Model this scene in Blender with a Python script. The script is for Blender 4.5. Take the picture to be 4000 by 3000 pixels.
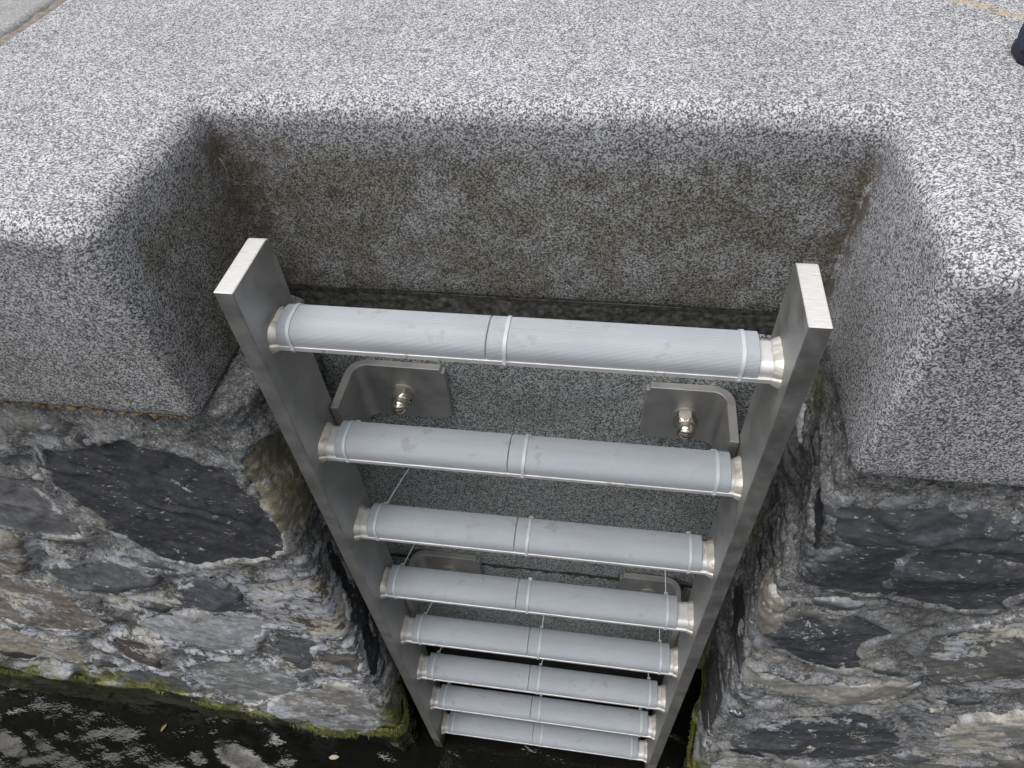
import bpy, bmesh, math, random
import numpy as np
from mathutils import Matrix, Vector

random.seed(7)
scn = bpy.context.scene
for o in list(bpy.data.objects):
    bpy.data.objects.remove(o)

# ------------------------------------------------------------------ camera
# world: x along the quay, y into the land, z up; z = 0 is the top of the first rung's bar
cam_d = bpy.data.cameras.new('camera')
cam_d.sensor_width = 36.0
cam_d.lens = 2712.87 / 4000 * 36
cam_d.clip_start = 0.02
cam_d.clip_end = 400
cam = bpy.data.objects.new('camera', cam_d)
scn.collection.objects.link(cam)
cam.location = (0.1174, -0.56241, 0.63246)
cam.rotation_euler = (math.radians(41.6887), math.radians(3.0455), math.radians(8.1967))
scn.camera = cam

# ------------------------------------------------------------------ light: bright overcast day
SUN_EL, SUN_AZ = math.radians(72), math.radians(235)      # azimuth clockwise from +y
world = bpy.data.worlds.new('World')
scn.world = world
world.use_nodes = True
wn, wl = world.node_tree.nodes, world.node_tree.links
wn.clear()
w_out = wn.new('ShaderNodeOutputWorld')
w_bg = wn.new('ShaderNodeBackground')
w_sky = wn.new('ShaderNodeTexSky')
w_sky.sky_type = 'NISHITA'
w_sky.sun_disc = False
w_sky.sun_elevation = SUN_EL
w_sky.sun_rotation = SUN_AZ
w_sky.air_density = 1.0
w_sky.dust_density = 6.0
w_sky.ozone_density = 1.0
w_hsv = wn.new('ShaderNodeHueSaturation')                 # cloud cover takes the blue out of the whole sky
w_hsv.inputs['Saturation'].default_value = 0.16
w_bg.inputs['Strength'].default_value = 0.13
wl.new(w_sky.outputs[0], w_hsv.inputs['Color'])
wl.new(w_hsv.outputs[0], w_bg.inputs['Color'])
wl.new(w_bg.outputs[0], w_out.inputs['Surface'])

sun_d = bpy.data.lights.new('sun', 'SUN')
sun_d.energy = 1.0
sun_d.angle = math.radians(60)
sun_d.color = (1.0, 0.97, 0.93)
sun = bpy.data.objects.new('sun', sun_d)
scn.collection.objects.link(sun)
sd = Vector((math.sin(SUN_AZ) * math.cos(SUN_EL), math.cos(SUN_AZ) * math.cos(SUN_EL), math.sin(SUN_EL)))
sun.rotation_euler = sd.to_track_quat('Z', 'Y').to_euler()
sun.location = (0, -3, 6)

scn.view_settings.view_transform = 'Standard'
scn.view_settings.look = 'None'
scn.view_settings.exposure = 0.37
scn.view_settings.gamma = 1
scn.view_settings.use_curve_mapping = False

# ------------------------------------------------------------------ helpers
COL = scn.collection

def link(o):
    COL.objects.link(o)
    return o

def tag(o, label=None, cat=None, group=None, kind=None):
    if label: o['label'] = label
    if cat: o['category'] = cat
    if group: o['group'] = group
    if kind: o['kind'] = kind
    return o

def empty(name, loc, label, cat, group=None):
    o = link(bpy.data.objects.new(name, None))
    o.location = loc
    o.empty_display_size = 0.05
    return tag(o, label, cat, group)

def attach(o, parent):
    """parent while the mesh keeps its world coordinates"""
    if parent is not None:
        o.parent = parent
        if parent.type == 'EMPTY':
            o.matrix_parent_inverse = Matrix.Translation(-Vector(parent.location))
    return o

def mesh_obj(name, verts, faces, mat, parent=None, smooth=False, attrs=None, color=None):
    me = bpy.data.meshes.new(name)
    me.from_pydata([tuple(v) for v in verts] if not isinstance(verts, np.ndarray) else verts.tolist(), [],
                   faces if not isinstance(faces, np.ndarray) else faces.tolist())
    if smooth:
        me.polygons.foreach_set('use_smooth', [True] * len(me.polygons))
    if attrs:
        for k, v in attrs.items():
            a = me.attributes.new(k, 'FLOAT', 'POINT')
            a.data.foreach_set('value', np.asarray(v, dtype=np.float32))
    me.materials.append(mat)
    me.update()
    o = link(bpy.data.objects.new(name, me))
    if color: o.color = color
    return attach(o, parent)

def bm_obj(name, bm, mat, parent=None, smooth=False):
    me = bpy.data.meshes.new(name)
    bmesh.ops.recalc_face_normals(bm, faces=bm.faces)
    bm.to_mesh(me)
    bm.free()
    if smooth:
        me.polygons.foreach_set('use_smooth', [True] * len(me.polygons))
    me.materials.append(mat)
    o = link(bpy.data.objects.new(name, me))
    return attach(o, parent)

def smooth_by_angle(o, deg=35):
    me = o.data
    me.polygons.foreach_set('use_smooth', [True] * len(me.polygons))
    bm = bmesh.new(); bm.from_mesh(me)
    for e in bm.edges:
        if len(e.link_faces) == 2 and e.calc_face_angle(0) > math.radians(deg):
            e.smooth = False
    bm.to_mesh(me); bm.free()
    return o

def bm_box(x0, x1, y0, y1, z0, z1, bevel=0.0, seg=2):
    bm = bmesh.new()
    bmesh.ops.create_cube(bm, size=1)
    for v in bm.verts:
        v.co = Vector((x0 + (v.co.x + .5) * (x1 - x0), y0 + (v.co.y + .5) * (y1 - y0), z0 + (v.co.z + .5) * (z1 - z0)))
    if bevel:
        bmesh.ops.bevel(bm, geom=list(bm.edges), offset=bevel, segments=seg, affect='EDGES', profile=.5)
    return bm

# numpy noise -------------------------------------------------------
def _hash(ix, iy, seed):
    h = (ix.astype(np.int64) * 374761393 + iy.astype(np.int64) * 668265263 + seed * 1274126177) & 0x7fffffff
    h = ((h ^ (h >> 13)) * 1274126177) & 0x7fffffff
    return ((h ^ (h >> 16)) & 0xffffff) / float(0xffffff)

def vnoise(x, y, seed=0):
    x = np.asarray(x, float); y = np.asarray(y, float)
    ix, iy = np.floor(x), np.floor(y)
    fx, fy = x - ix, y - iy
    ux, uy = fx * fx * fx * (fx * (fx * 6 - 15) + 10), fy * fy * fy * (fy * (fy * 6 - 15) + 10)
    ix = ix.astype(np.int64); iy = iy.astype(np.int64)
    a, b = _hash(ix, iy, seed), _hash(ix + 1, iy, seed)
    c, d = _hash(ix, iy + 1, seed), _hash(ix + 1, iy + 1, seed)
    return (a + (b - a) * ux + (c - a) * uy + (a - b - c + d) * ux * uy) * 2 - 1

def fbm(x, y, oct=4, seed=0, gain=.5):
    r = 0; a = 1.0; f = 1.0
    for k in range(oct):
        r = r + a * vnoise(x * f + 17.3 * k, y * f - 9.1 * k, seed + k)
        a *= gain; f *= 2.03
    return r

def sstep(a, b, x):
    t = np.clip((x - a) / (b - a), 0, 1)
    return t * t * (3 - 2 * t)

def grid_faces(nu, nv):
    i = np.arange(nu - 1)[:, None]; j = np.arange(nv - 1)[None, :]
    a = i * nv + j
    return np.stack([a, a + nv, a + nv + 1, a + 1], -1).reshape(-1, 4)

# ------------------------------------------------------------------ materials
class NT:
    def __init__(s, name):
        s.m = bpy.data.materials.new(name); s.m.use_nodes = True
        s.t = s.m.node_tree; s.n = s.t.nodes; s.l = s.t.links
        s.bsdf = s.n['Principled BSDF']
        s.pos = s.n.new('ShaderNodeNewGeometry').outputs['Position']
    def set(s, k, v):
        if hasattr(v, 'is_output'): s.l.new(v, s.bsdf.inputs[k])
        else: s.bsdf.inputs[k].default_value = v
    def _in(s, sock, v):
        if hasattr(v, 'is_output'): s.l.new(v, sock)
        elif isinstance(v, (tuple, list)) and len(v) == 3 and sock.type == 'RGBA': sock.default_value = (*v, 1)
        else: sock.default_value = v
    def math(s, op, a, b=0.5, c=None, clamp=False):
        n = s.n.new('ShaderNodeMath'); n.operation = op; n.use_clamp = clamp
        s._in(n.inputs[0], a); s._in(n.inputs[1], b)
        if c is not None: s._in(n.inputs[2], c)
        return n.outputs[0]
    def mapr(s, v, a, b, c=0., d=1.):
        n = s.n.new('ShaderNodeMapRange'); n.interpolation_type = 'SMOOTHSTEP'
        s._in(n.inputs[0], v)
        for i, q in enumerate((a, b, c, d)): s._in(n.inputs[i + 1], q)
        return n.outputs[0]
    def scale(s, v, sc, rot=None):
        n = s.n.new('ShaderNodeMapping')
        s.l.new(v, n.inputs[0]); n.inputs['Scale'].default_value = sc
        if rot: n.inputs['Rotation'].default_value = rot
        return n.outputs[0]
    def noise(s, scale, detail=4, rough=.55, vec=None, dist=0., col=False):
        n = s.n.new('ShaderNodeTexNoise')
        s.l.new(vec if vec is not None else s.pos, n.inputs['Vector'])
        n.inputs['Scale'].default_value = scale; n.inputs['Detail'].default_value = detail
        n.inputs['Roughness'].default_value = rough; n.inputs['Distortion'].default_value = dist
        return n.outputs['Color' if col else 'Fac']
    def voro(s, scale, vec=None, feat='F1', out='Color', rnd=1.):
        n = s.n.new('ShaderNodeTexVoronoi'); n.feature = feat
        s.l.new(vec if vec is not None else s.pos, n.inputs['Vector'])
        n.inputs['Scale'].default_value = scale; n.inputs['Randomness'].default_value = rnd
        return n.outputs[out]
    def warp(s, amount, scale, vec=None):
        nz = s.noise(scale, 2, .5, vec, col=True)
        sub = s.n.new('ShaderNodeVectorMath'); sub.operation = 'SUBTRACT'
        s.l.new(nz, sub.inputs[0]); sub.inputs[1].default_value = (.5, .5, .5)
        mul = s.n.new('ShaderNodeVectorMath'); mul.operation = 'SCALE'
        s.l.new(sub.outputs[0], mul.inputs[0]); mul.inputs['Scale'].default_value = amount
        add = s.n.new('ShaderNodeVectorMath'); add.operation = 'ADD'
        s.l.new(vec if vec is not None else s.pos, add.inputs[0]); s.l.new(mul.outputs[0], add.inputs[1])
        return add.outputs[0]
    def ramp(s, v, stops, interp='LINEAR'):
        n = s.n.new('ShaderNodeValToRGB'); n.color_ramp.interpolation = interp
        e = n.color_ramp.elements
        while len(e) < len(stops): e.new(.5)
        for k, (p, c) in enumerate(stops):
            e[k].position = p; e[k].color = (*c, 1) if len(c) == 3 else c
        s._in(n.inputs[0], v)
        return n.outputs[0]
    def mix(s, f, a, b, mode='MIX'):
        n = s.n.new('ShaderNodeMix'); n.data_type = 'RGBA'; n.blend_type = mode
        s._in(n.inputs['Factor'], f); s._in(n.inputs[6], a); s._in(n.inputs[7], b)
        return n.outputs[2]
    def attr(s, name, out='Fac'):
        n = s.n.new('ShaderNodeAttribute'); n.attribute_name = name
        return n.outputs[out]
    def sep(s, v=None):
        n = s.n.new('ShaderNodeSeparateXYZ'); s.l.new(v if v is not None else s.pos, n.inputs[0])
        return n.outputs
    def objinfo(s):
        return s.n.new('ShaderNodeObjectInfo').outputs
    def bump(s, h, strength=.5, dist=.002):
        n = s.n.new('ShaderNodeBump'); n.inputs['Strength'].default_value = strength
        n.inputs['Distance'].default_value = dist
        s.l.new(h, n.inputs['Height']); s.l.new(n.outputs[0], s.bsdf.inputs['Normal'])

def granite(name, dark=(.040, .038, .043), mid=(.19, .19, .20), light=(.585, .595, .62), grime_shade=False, soft=0., scale=1.0, stain=False, tone=None):
    t = NT(name)
    v = t.warp(.0012, 520)
    va = t.voro(590 * scale, v); vb = t.voro(980 * scale, v)
    ra = t.sep(va)[0]; rb = t.sep(vb)[1]
    ca = t.ramp(ra, [(0, dark), (.30, dark), (.34, mid), (.56, mid), (.62, light), (1, tuple(min(1, c * 1.12) for c in light))])
    cb = t.ramp(rb, [(0, dark), (.27, dark), (.32, mid), (.60, mid), (.68, light), (1, light)])
    c = t.mix(.30, ca, cb)
    big = t.noise(5, 4, .62); cl = t.noise(75, 2)
    c = t.mix(1., c, t.ramp(big, [(.30, (.84, .835, .83)), (.5, (.98, .98, .98)), (.7, (1.08, 1.08, 1.09))]), 'MULTIPLY')
    c = t.mix(1., c, t.ramp(cl, [(.30, (.88, .88, .89)), (.7, (1.12, 1.12, 1.12))]), 'MULTIPLY')
    spot = t.mapr(t.noise(23, 2, .7), .66, .72)
    c = t.mix(t.math('MULTIPLY', spot, .45), c, (.10, .098, .09))
    if soft: c = t.mix(soft, c, tuple((d + 2 * m + 2 * l) / 5 for d, m, l in zip(dark, mid, light)))
    rust = t.mapr(t.noise(55, 3), .72, .80)
    c = t.mix(t.math('MULTIPLY', rust, .35), c, (.30, .20, .12))
    if grime_shade:
        g = t.attr('grime_shade')
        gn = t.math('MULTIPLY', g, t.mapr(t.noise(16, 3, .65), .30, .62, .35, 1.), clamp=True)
        c = t.mix(gn, c, t.mix(1., c, (.50, .48, .40), 'MULTIPLY'))  # olive biofilm tint that also carries painted recess shade
        d = t.attr('soil_dark')
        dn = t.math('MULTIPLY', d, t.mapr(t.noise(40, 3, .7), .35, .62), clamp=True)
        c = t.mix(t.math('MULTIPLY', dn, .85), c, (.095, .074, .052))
    if stain:
        xyz = t.sep()                                      # a run of rusty water has dried in a line across the top
        ln = t.math('ADD', t.math('MULTIPLY', xyz[0], .669), t.math('MULTIPLY', xyz[1], .743))
        ln = t.math('ABSOLUTE', t.math('SUBTRACT', t.math('ADD', ln, t.math('MULTIPLY', t.noise(9, 3), .05)), .806))
        s = t.math('MULTIPLY', t.mapr(ln, .011, .002), t.math('MULTIPLY', t.mapr(xyz[0], .46, .54), t.mapr(xyz[1], .36, .42)))
        sn = t.math('MULTIPLY', s, t.mapr(t.noise(70, 3, .7), .34, .55), clamp=True)
        c = t.mix(t.math('MULTIPLY', sn, .6), c, (.46, .35, .18))
    if tone: c = t.mix(1., c, tone, 'MULTIPLY')
    t.set('Base Color', c); t.set('Roughness', .72)
    t.set('Specular IOR Level', .35)
    h = t.math('ADD', t.noise(320, 3, .6), t.math('MULTIPLY', ra, .35))
    t.bump(h, .55, .0012)
    return t.m

M_GRANITE = granite('granite', grime_shade=True, stain=True)
M_GRANITE_SIDE = granite('granite_fine', mid=(.22, .22, .225), light=(.50, .50, .51), soft=.5, scale=1.2)
M_SLAB = granite('granite_slab', dark=(.022, .023, .024), mid=(.19, .195, .195), light=(.52, .53, .53), scale=.85, tone=(.96, 1., .985))

def steel_mat():
    t = NT('stainless_steel')
    blot = t.noise(22, 5, .62); streak = t.noise(1, 4, .6, t.scale(t.pos, (420, 420, 16)))
    z = t.sep()[2]
    c = t.ramp(blot, [(.30, (.41, .407, .40)), (.5, (.46, .457, .45)), (.70, (.52, .517, .51))])
    c = t.mix(t.mapr(streak, .55, .75, 0, .35), c, (.34, .33, .31))
    low = t.mapr(t.math('ADD', z, t.math('MULTIPLY', t.noise(9, 4), .35)), -.45, -1.25)
    c = t.mix(t.math('MULTIPLY', low, .35), c, (.30, .29, .25))
    rust = t.math('MULTIPLY', t.mapr(t.noise(48, 5, .7), .66, .78), t.mapr(t.noise(11, 2), .5, .62))
    c = t.mix(t.math('MULTIPLY', rust, .55), c, (.23, .12, .05))
    alg = t.mapr(t.math('ADD', z, t.math('MULTIPLY', t.noise(26, 4), .16)), -1.56, -1.70)
    c = t.mix(alg, c, (.045, .05, .015))
    t.set('Base Color', c)
    t.set('Metallic', t.math('SUBTRACT', 1., t.math('MULTIPLY', alg, .95)))
    t.set('Roughness', t.math('ADD', t.mapr(blot, .3, .7, .50, .64), t.math('MULTIPLY', alg, .3)))
    t.bump(t.math('ADD', t.noise(600, 3, .6), t.math('MULTIPLY', streak, .6)), .16, .0006)
    return t.m

def weld_mat():
    t = NT('weld_steel')
    c = t.ramp(t.noise(60, 4), [(.3, (.52, .49, .44)), (.7, (.74, .72, .68))])
    r = t.math('MULTIPLY', t.mapr(t.noise(42, 4, .7), .55, .70), t.mapr(t.noise(7, 1), .46, .56))
    c = t.mix(t.math('MULTIPLY', r, .8), c, (.30, .14, .05))
    t.set('Base Color', c); t.set('Metallic', .55); t.set('Roughness', .5)
    t.bump(t.noise(180, 2, .5, t.scale(t.pos, (.6, 1, 1.6)), 1.2), .5, .0012)
    return t.m

def bar_mat():
    t = NT('pickled_steel')
    c = t.ramp(t.noise(30, 3), [(.3, (.56, .56, .555)), (.7, (.70, .70, .695))])
    r = t.math('MULTIPLY', t.mapr(t.noise(50, 3, .7), .58, .70), t.mapr(t.noise(9, 1), .50, .58))
    c = t.mix(t.math('MULTIPLY', r, .7), c, (.30, .15, .06))
    t.set('Base Color', c); t.set('Metallic', .45); t.set('Roughness', .55)
    t.bump(t.noise(500, 2), .2, .0005)
    return t.m

def sawn_mat():
    t = NT('sawn_steel')
    ln = t.noise(1, 3, .6, t.scale(t.pos, (60, 900, 60)))
    c = t.ramp(ln, [(.3, (.60, .59, .575)), (.7, (.80, .79, .78))])
    sp = t.mapr(t.noise(90, 4, .7), .66, .74)
    c = t.mix(t.math('MULTIPLY', sp, .5), c, (.40, .30, .22))
    t.set('Base Color', c); t.set('Metallic', .35); t.set('Roughness', .5)
    t.bump(ln, .35, .0006)
    return t.m

def nut_mat():
    t = NT('polished_steel')
    c = t.ramp(t.noise(90, 4), [(.3, (.56, .52, .44)), (.7, (.74, .70, .62))])
    t.set('Base Color', c); t.set('Metallic', 1.); t.set('Roughness', .16)
    return t.m

def plastic_mat(name, base, dirt=1.0, rough=.5):
    t = NT(name)
    n = t.noise(9, 4)
    c = t.mix(1., base, t.ramp(n, [(.3, (.93, .93, .95)), (.7, (1.04, 1.04, 1.03))]), 'MULTIPLY')
    oi = t.objinfo()
    v = t.scale(t.pos, (1, 1, 1))
    sm = t.math('MULTIPLY', t.mapr(t.noise(34, 5, .62), .56, .68), t.mapr(t.noise(9, 2), .45, .58))
    c = t.mix(t.math('MULTIPLY', sm, .38 * dirt), c, (.20, .18, .155))
    film = t.mapr(t.noise(5, 5, .65, t.scale(t.pos, (1, 3, 3))), .42, .75)
    c = t.mix(t.math('MULTIPLY', film, .16 * dirt), c, (.22, .22, .21))
    t.set('Base Color', c); t.set('Roughness', rough); t.set('Specular IOR Level', .42)
    t.bump(t.noise(900, 2), .18, .0004)
    return t.m

def mortar_mat():
    t = NT('mortar')
    sand = t.voro(420, t.warp(.003, 300)); sr = t.sep(sand)[0]
    base = t.ramp(t.noise(7, 5, .6), [(.3, (.105, .107, .108)), (.5, (.165, .168, .172)), (.7, (.245, .25, .26))])
    c = t.mix(1., base, t.ramp(sr, [(0, (.45, .45, .45)), (.35, (.85, .85, .85)), (.8, (1.15, 1.15, 1.13)), (1, (1.9, 1.9, 1.85))]), 'MULTIPLY')
    c = t.mix(1., c, t.ramp(t.noise(85, 4, .7), [(.35, (.5, .5, .5)), (.65, (1.5, 1.5, 1.5))]), 'MULTIPLY')
    mossy = t.mapr(t.noise(5.5, 6, .68), .48, .66)
    c = t.mix(t.math('MULTIPLY', mossy, .42), c, t.mix(t.noise(60, 3), (.040, .040, .026), (.085, .082, .055)))
    blk = t.mapr(t.noise(17, 5, .76), .55, .61)
    c = t.mix(t.math('MULTIPLY', blk, .7), c, (.036, .037, .038))
    near = t.attr('near')
    halo = t.math('MULTIPLY', t.mapr(near, .040, .004), t.mapr(t.noise(15, 5, .74), .46, .53), clamp=True)
    halo = t.math('MAXIMUM', halo, t.math('MULTIPLY', t.mapr(t.noise(5.2, 6, .74), .52, .57), t.mapr(t.noise(60, 4, .75), .40, .50)))
    halo = t.math('MULTIPLY', halo, t.attr('lime'))
    limec = t.mix(t.mapr(t.noise(7, 3), .46, .60), (.54, .57, .62), (.57, .545, .49))
    c = t.mix(t.math('MULTIPLY', halo, .76), c, t.mix(1., limec, t.ramp(t.noise(120, 3, .7), [(.3, (.65, .65, .65)), (.7, (1.1, 1.1, 1.1))]), 'MULTIPLY'))
    tan = t.math('MULTIPLY', t.mapr(t.noise(31, 4, .6), .69, .75), .6)
    c = t.mix(tan, c, (.33, .22, .10))
    alg = t.attr('algae'); wet = t.attr('wet')
    an = t.math('MULTIPLY', alg, t.mapr(t.noise(30, 5, .7), .28, .55), clamp=True)
    c = t.mix(an, c, t.ramp(t.noise(34, 5, .72), [(.3, (.024, .028, .006)), (.48, (.095, .105, .015)), (.64, (.26, .28, .03))]))
    c = t.mix(t.math('MULTIPLY', wet, .92), c, t.ramp(t.noise(26, 4), [(.3, (.007, .008, .005)), (.7, (.022, .026, .010))]))
    t.set('Base Color', c)
    t.set('Roughness', t.math('SUBTRACT', .9, t.math('MULTIPLY', wet, .5)))
    t.set('Specular IOR Level', .25)
    h = t.math('ADD', t.math('MULTIPLY', sr, .5), t.noise(120, 3, .7))
    t.bump(h, .8, .0020)
    return t.m

def stone_mat(name='field_stone', lichen=False):
    t = NT(name)
    oi = t.objinfo(); col = oi['Color']; lime = oi['Alpha']; rnd = oi['Random']
    rot = (0, .38, .12)
    lv = t.scale(t.pos, (15, 15, 22), rot)
    strata = t.noise(1, 5, .66, lv)
    c = t.mix(1., col, t.ramp(strata, [(.3, (.72, .73, .76)), (.5, (1.0, 1.0, 1.0)), (.7, (1.38, 1.36, 1.33))]), 'MULTIPLY')
    c = t.mix(1., c, t.ramp(t.noise(70, 5, .7), [(.3, (.68, .68, .70)), (.7, (1.3, 1.3, 1.28))]), 'MULTIPLY')
    fv = t.scale(t.pos, (70, 70, 210), rot)
    fl = t.math('MULTIPLY', t.mapr(t.noise(1, 2, .6, fv), .62, .70), t.mapr(t.noise(16, 2), .45, .58))
    c = t.mix(t.math('MULTIPLY', fl, .75), c, (.40, .395, .37))
    edge = t.attr('edge')
    e1 = t.math('MULTIPLY', t.mapr(edge, .030, .0), t.mapr(t.noise(17, 6, .72), .50, .62))
    thr = t.math('SUBTRACT', .655, t.math('MULTIPLY', lime, .24))
    pn = t.noise(10, 6, .76)
    nmin = t.math('SUBTRACT', thr, .0); nmax = t.math('ADD', thr, .025)
    m = t.n.new('ShaderNodeMapRange'); m.interpolation_type = 'SMOOTHSTEP'
    t.l.new(pn, m.inputs[0]); t.l.new(nmin, m.inputs[1]); t.l.new(nmax, m.inputs[2])
    patch = t.math('MULTIPLY', m.outputs[0], t.mapr(t.noise(65, 4, .7), .33, .52))
    lm = t.math('MAXIMUM', t.math('MULTIPLY', e1, t.math('MULTIPLY', lime, 1.4), clamp=True), patch, clamp=True)
    limec = t.mix(t.mapr(t.noise(9, 3), .46, .60), (.53, .555, .60), (.57, .54, .47))
    limec = t.mix(1., limec, t.ramp(t.noise(150, 3, .7), [(.3, (.7, .7, .7)), (.7, (1.1, 1.1, 1.1))]), 'MULTIPLY')
    c = t.mix(t.math('MULTIPLY', lm, .85), c, limec)
    tan = t.math('MULTIPLY', t.mapr(t.noise(33, 4, .6), .70, .76), t.mapr(rnd, .2, .9, .1, .8))
    c = t.mix(tan, c, (.36, .25, .11))
    if lichen:
        li = t.mapr(t.noise(26, 6, .72), .44, .54)
        c = t.mix(t.math('MULTIPLY', li, .75), c, t.ramp(t.noise(50, 4, .7), [(.36, (.11, .10, .05)), (.5, (.23, .21, .13)), (.62, (.40, .41, .34))]))
        yl = t.mapr(t.noise(60, 3, .6), .68, .74)
        c = t.mix(t.math('MULTIPLY', yl, .6), c, (.33, .22, .03))
    alg = t.attr('algae'); wet = t.attr('wet')
    an = t.math('MULTIPLY', alg, t.mapr(t.noise(30, 5, .7), .32, .6), clamp=True)
    c = t.mix(an, c, t.ramp(t.noise(34, 5, .72), [(.3, (.024, .028, .006)), (.48, (.095, .105, .015)), (.64, (.26, .28, .03))]))
    c = t.mix(t.math('MULTIPLY', wet, .92), c, (.012, .014, .008))
    t.set('Base Color', c)
    t.set('Roughness', t.math('SUBTRACT', .74, t.math('MULTIPLY', wet, .4)))
    t.set('Specular IOR Level', .35)
    h = t.math('ADD', t.math('MULTIPLY', strata, .9), t.math('ADD', t.noise(140, 3, .65), t.math('MULTIPLY', lm, .35)))
    t.bump(h, .7, .0016)
    return t.m

def plain_mat(name, c0, c1, scale=40, rough=.8, bump=.3, metallic=0.):
    t = NT(name)
    t.set('Base Color', t.mix(t.mapr(t.noise(scale, 5, .65), .3, .7), c0, c1))
    t.set('Roughness', rough); t.set('Metallic', metallic)
    t.bump(t.noise(scale * 4, 4), bump, .002)
    return t.m

M_STEEL, M_WELD, M_SAWN, M_NUT, M_BAR = steel_mat(), weld_mat(), sawn_mat(), nut_mat(), bar_mat()
M_COVER = plastic_mat('grey_tread_plastic', (.345, .372, .405))
M_TIE = plastic_mat('cable_tie_nylon', (.48, .52, .55), .3, .45)
M_MORTAR = mortar_mat()
M_STONE = stone_mat()
M_LICHEN = stone_mat('lichen_stone', True)
M_JOINT = plain_mat('joint_mortar', (.13, .115, .095), (.26, .235, .20), 120, .95, .6)
M_DARKJOINT = plain_mat('old_joint_mortar', (.020, .020, .019), (.10, .098, .09), 110, .95, .6)
M_FILLER = plain_mat('joint_filler', (.12, .08, .035), (.42, .30, .15), 130, .95, .8)
M_WETWALL = plain_mat('wet_wall', (.006, .007, .006), (.020, .022, .018), 30, .45, .6)
M_PAVE = granite('granite_paving', soft=.4)

# ------------------------------------------------------------------ coping stones
TOP, BOT = .235, -.073
CXL, CXR, CYF, CYB = -.419, .413, -.048, .225
CL, CR, CREAR = -.812, 1.32, .95

def coping_outline(a, r, rv, chip=0.):
    pts = []
    def seg(p, q, step=.014):
        n = max(1, int(round(math.dist(p, q) / step)))
        for k in range(n): pts.append((p[0] + (q[0] - p[0]) * k / n, p[1] + (q[1] - p[1]) * k / n))
    def arc(cx, cy, rr, a0, a1, n=8):
        for k in range(n): 
            t = a0 + (a1 - a0) * k / n
            pts.append((cx + rr * math.cos(t), cy + rr * math.sin(t)))
    H = math.pi / 2
    N = [26, 16, 56, 16, 60]
    def segn(p, q, n):
        for k in range(n): pts.append((p[0] + (q[0] - p[0]) * k / n, p[1] + (q[1] - p[1]) * k / n))
    xl, xr, yf, yb = CXL - a, CXR + a, CYF + a, CYB + a
    segn((CL, yf), (xl - r, yf), N[0])
    arc(xl - r, yf + r, r, -H, 0)
    segn((xl, yf + r), (xl, yb - rv), N[1])
    arc(xl + rv, yb - rv, rv, math.pi, H)
    segn((xl + rv, yb), (xr - rv, yb), N[2])
    arc(xr - rv, yb - rv, rv, H, 0)
    segn((xr, yb - rv), (xr, yf + r), N[3])
    arc(xr + r, yf + r, r, math.pi, 3 * H)
    segn((xr + r, yf), (CR, yf), N[4])
    pts += [(CR, yf), (CR, CREAR), (CL, CREAR)]
    return pts

R_TOP = .029
levels = [(BOT, .005, .011, .008), (BOT + .003, .0015, .011, .007), (BOT + .008, 0, .011, .006)]
for k in range(1, 15):
    z = BOT + .008 + (TOP - R_TOP - BOT - .008) * k / 14
    u = max(0, (z - .02) / (TOP - R_TOP - .02))
    levels.append((z, 0, .011 + .024 * u ** 1.3, .006 + .002 * u))
for k in range(1, 9):
    t = math.pi / 2 * k / 8
    a = R_TOP * (1 - math.cos(t))
    levels.append((TOP - R_TOP + R_TOP * math.sin(t), a, .035, .008 + a))
V = []; F = []
for z, a, r, rv in levels:
    V += [(x, y, z) for x, y in coping_outline(a, r, rv)]
n = len(V) // len(levels)
for l in range(len(levels) - 1):
    for k in range(n):
        q = (k + 1) % n
        F.append((l * n + k, l * n + q, (l + 1) * n + q, (l + 1) * n + k))
F.append(tuple(range(n))[::-1])
# top: rings further in so that the flat carries its stains
F.append(tuple((len(levels) - 1) * n + k for k in range(n)))
V = np.array(V)
wob = .0016 * fbm(V[:, 0] * 7 + V[:, 2] * 5, V[:, 1] * 7 - V[:, 2] * 6, 4, 3)
inner = (V[:, 1] < CYB + .06) & (V[:, 2] < TOP - .001)
V[:, 1] += np.where(inner, wob, 0)
V[:, 2] += np.where(V[:, 2] < TOP - .003, wob * .5, 0)
x, y, z = V.T
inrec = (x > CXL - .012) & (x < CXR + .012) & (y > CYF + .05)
g = np.where(inrec, 1., 0.) * sstep(.205, .15, z)  # biofilm on the recess walls, with their shade painted into the same mask
g = np.where(inrec & (x > CXR - .004), g * .15, g)  # right side wall painted lighter, as the better lit face
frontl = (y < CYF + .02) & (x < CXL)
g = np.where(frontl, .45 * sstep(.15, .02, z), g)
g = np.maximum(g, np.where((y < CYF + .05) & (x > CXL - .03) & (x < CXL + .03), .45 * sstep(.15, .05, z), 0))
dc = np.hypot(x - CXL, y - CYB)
soil_dark = np.where(inrec, sstep(.095, .02, dc - .03 * sstep(.12, .17, z) + .03 * fbm(x * 30, z * 30, 3, 9)) * sstep(.215, .18, z), 0) * .9  # brown dirt gathered in the left back corner
soil_dark = np.maximum(soil_dark, np.where(inrec, sstep(.045, .004, np.hypot(x - CXR, y - CYB)) * 1.2 * sstep(.21, .15, z), 0))  # right back corner coloured darker through the same mask
coping = mesh_obj('coping_stone', V, F, M_GRANITE, None, False, {'grime_shade': g, 'soil_dark': soil_dark, 'stain': np.zeros(len(V))})
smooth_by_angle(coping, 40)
tag(coping, 'speckled grey granite coping stone with the ladder recess cut into its edge', 'coping stone')

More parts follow.
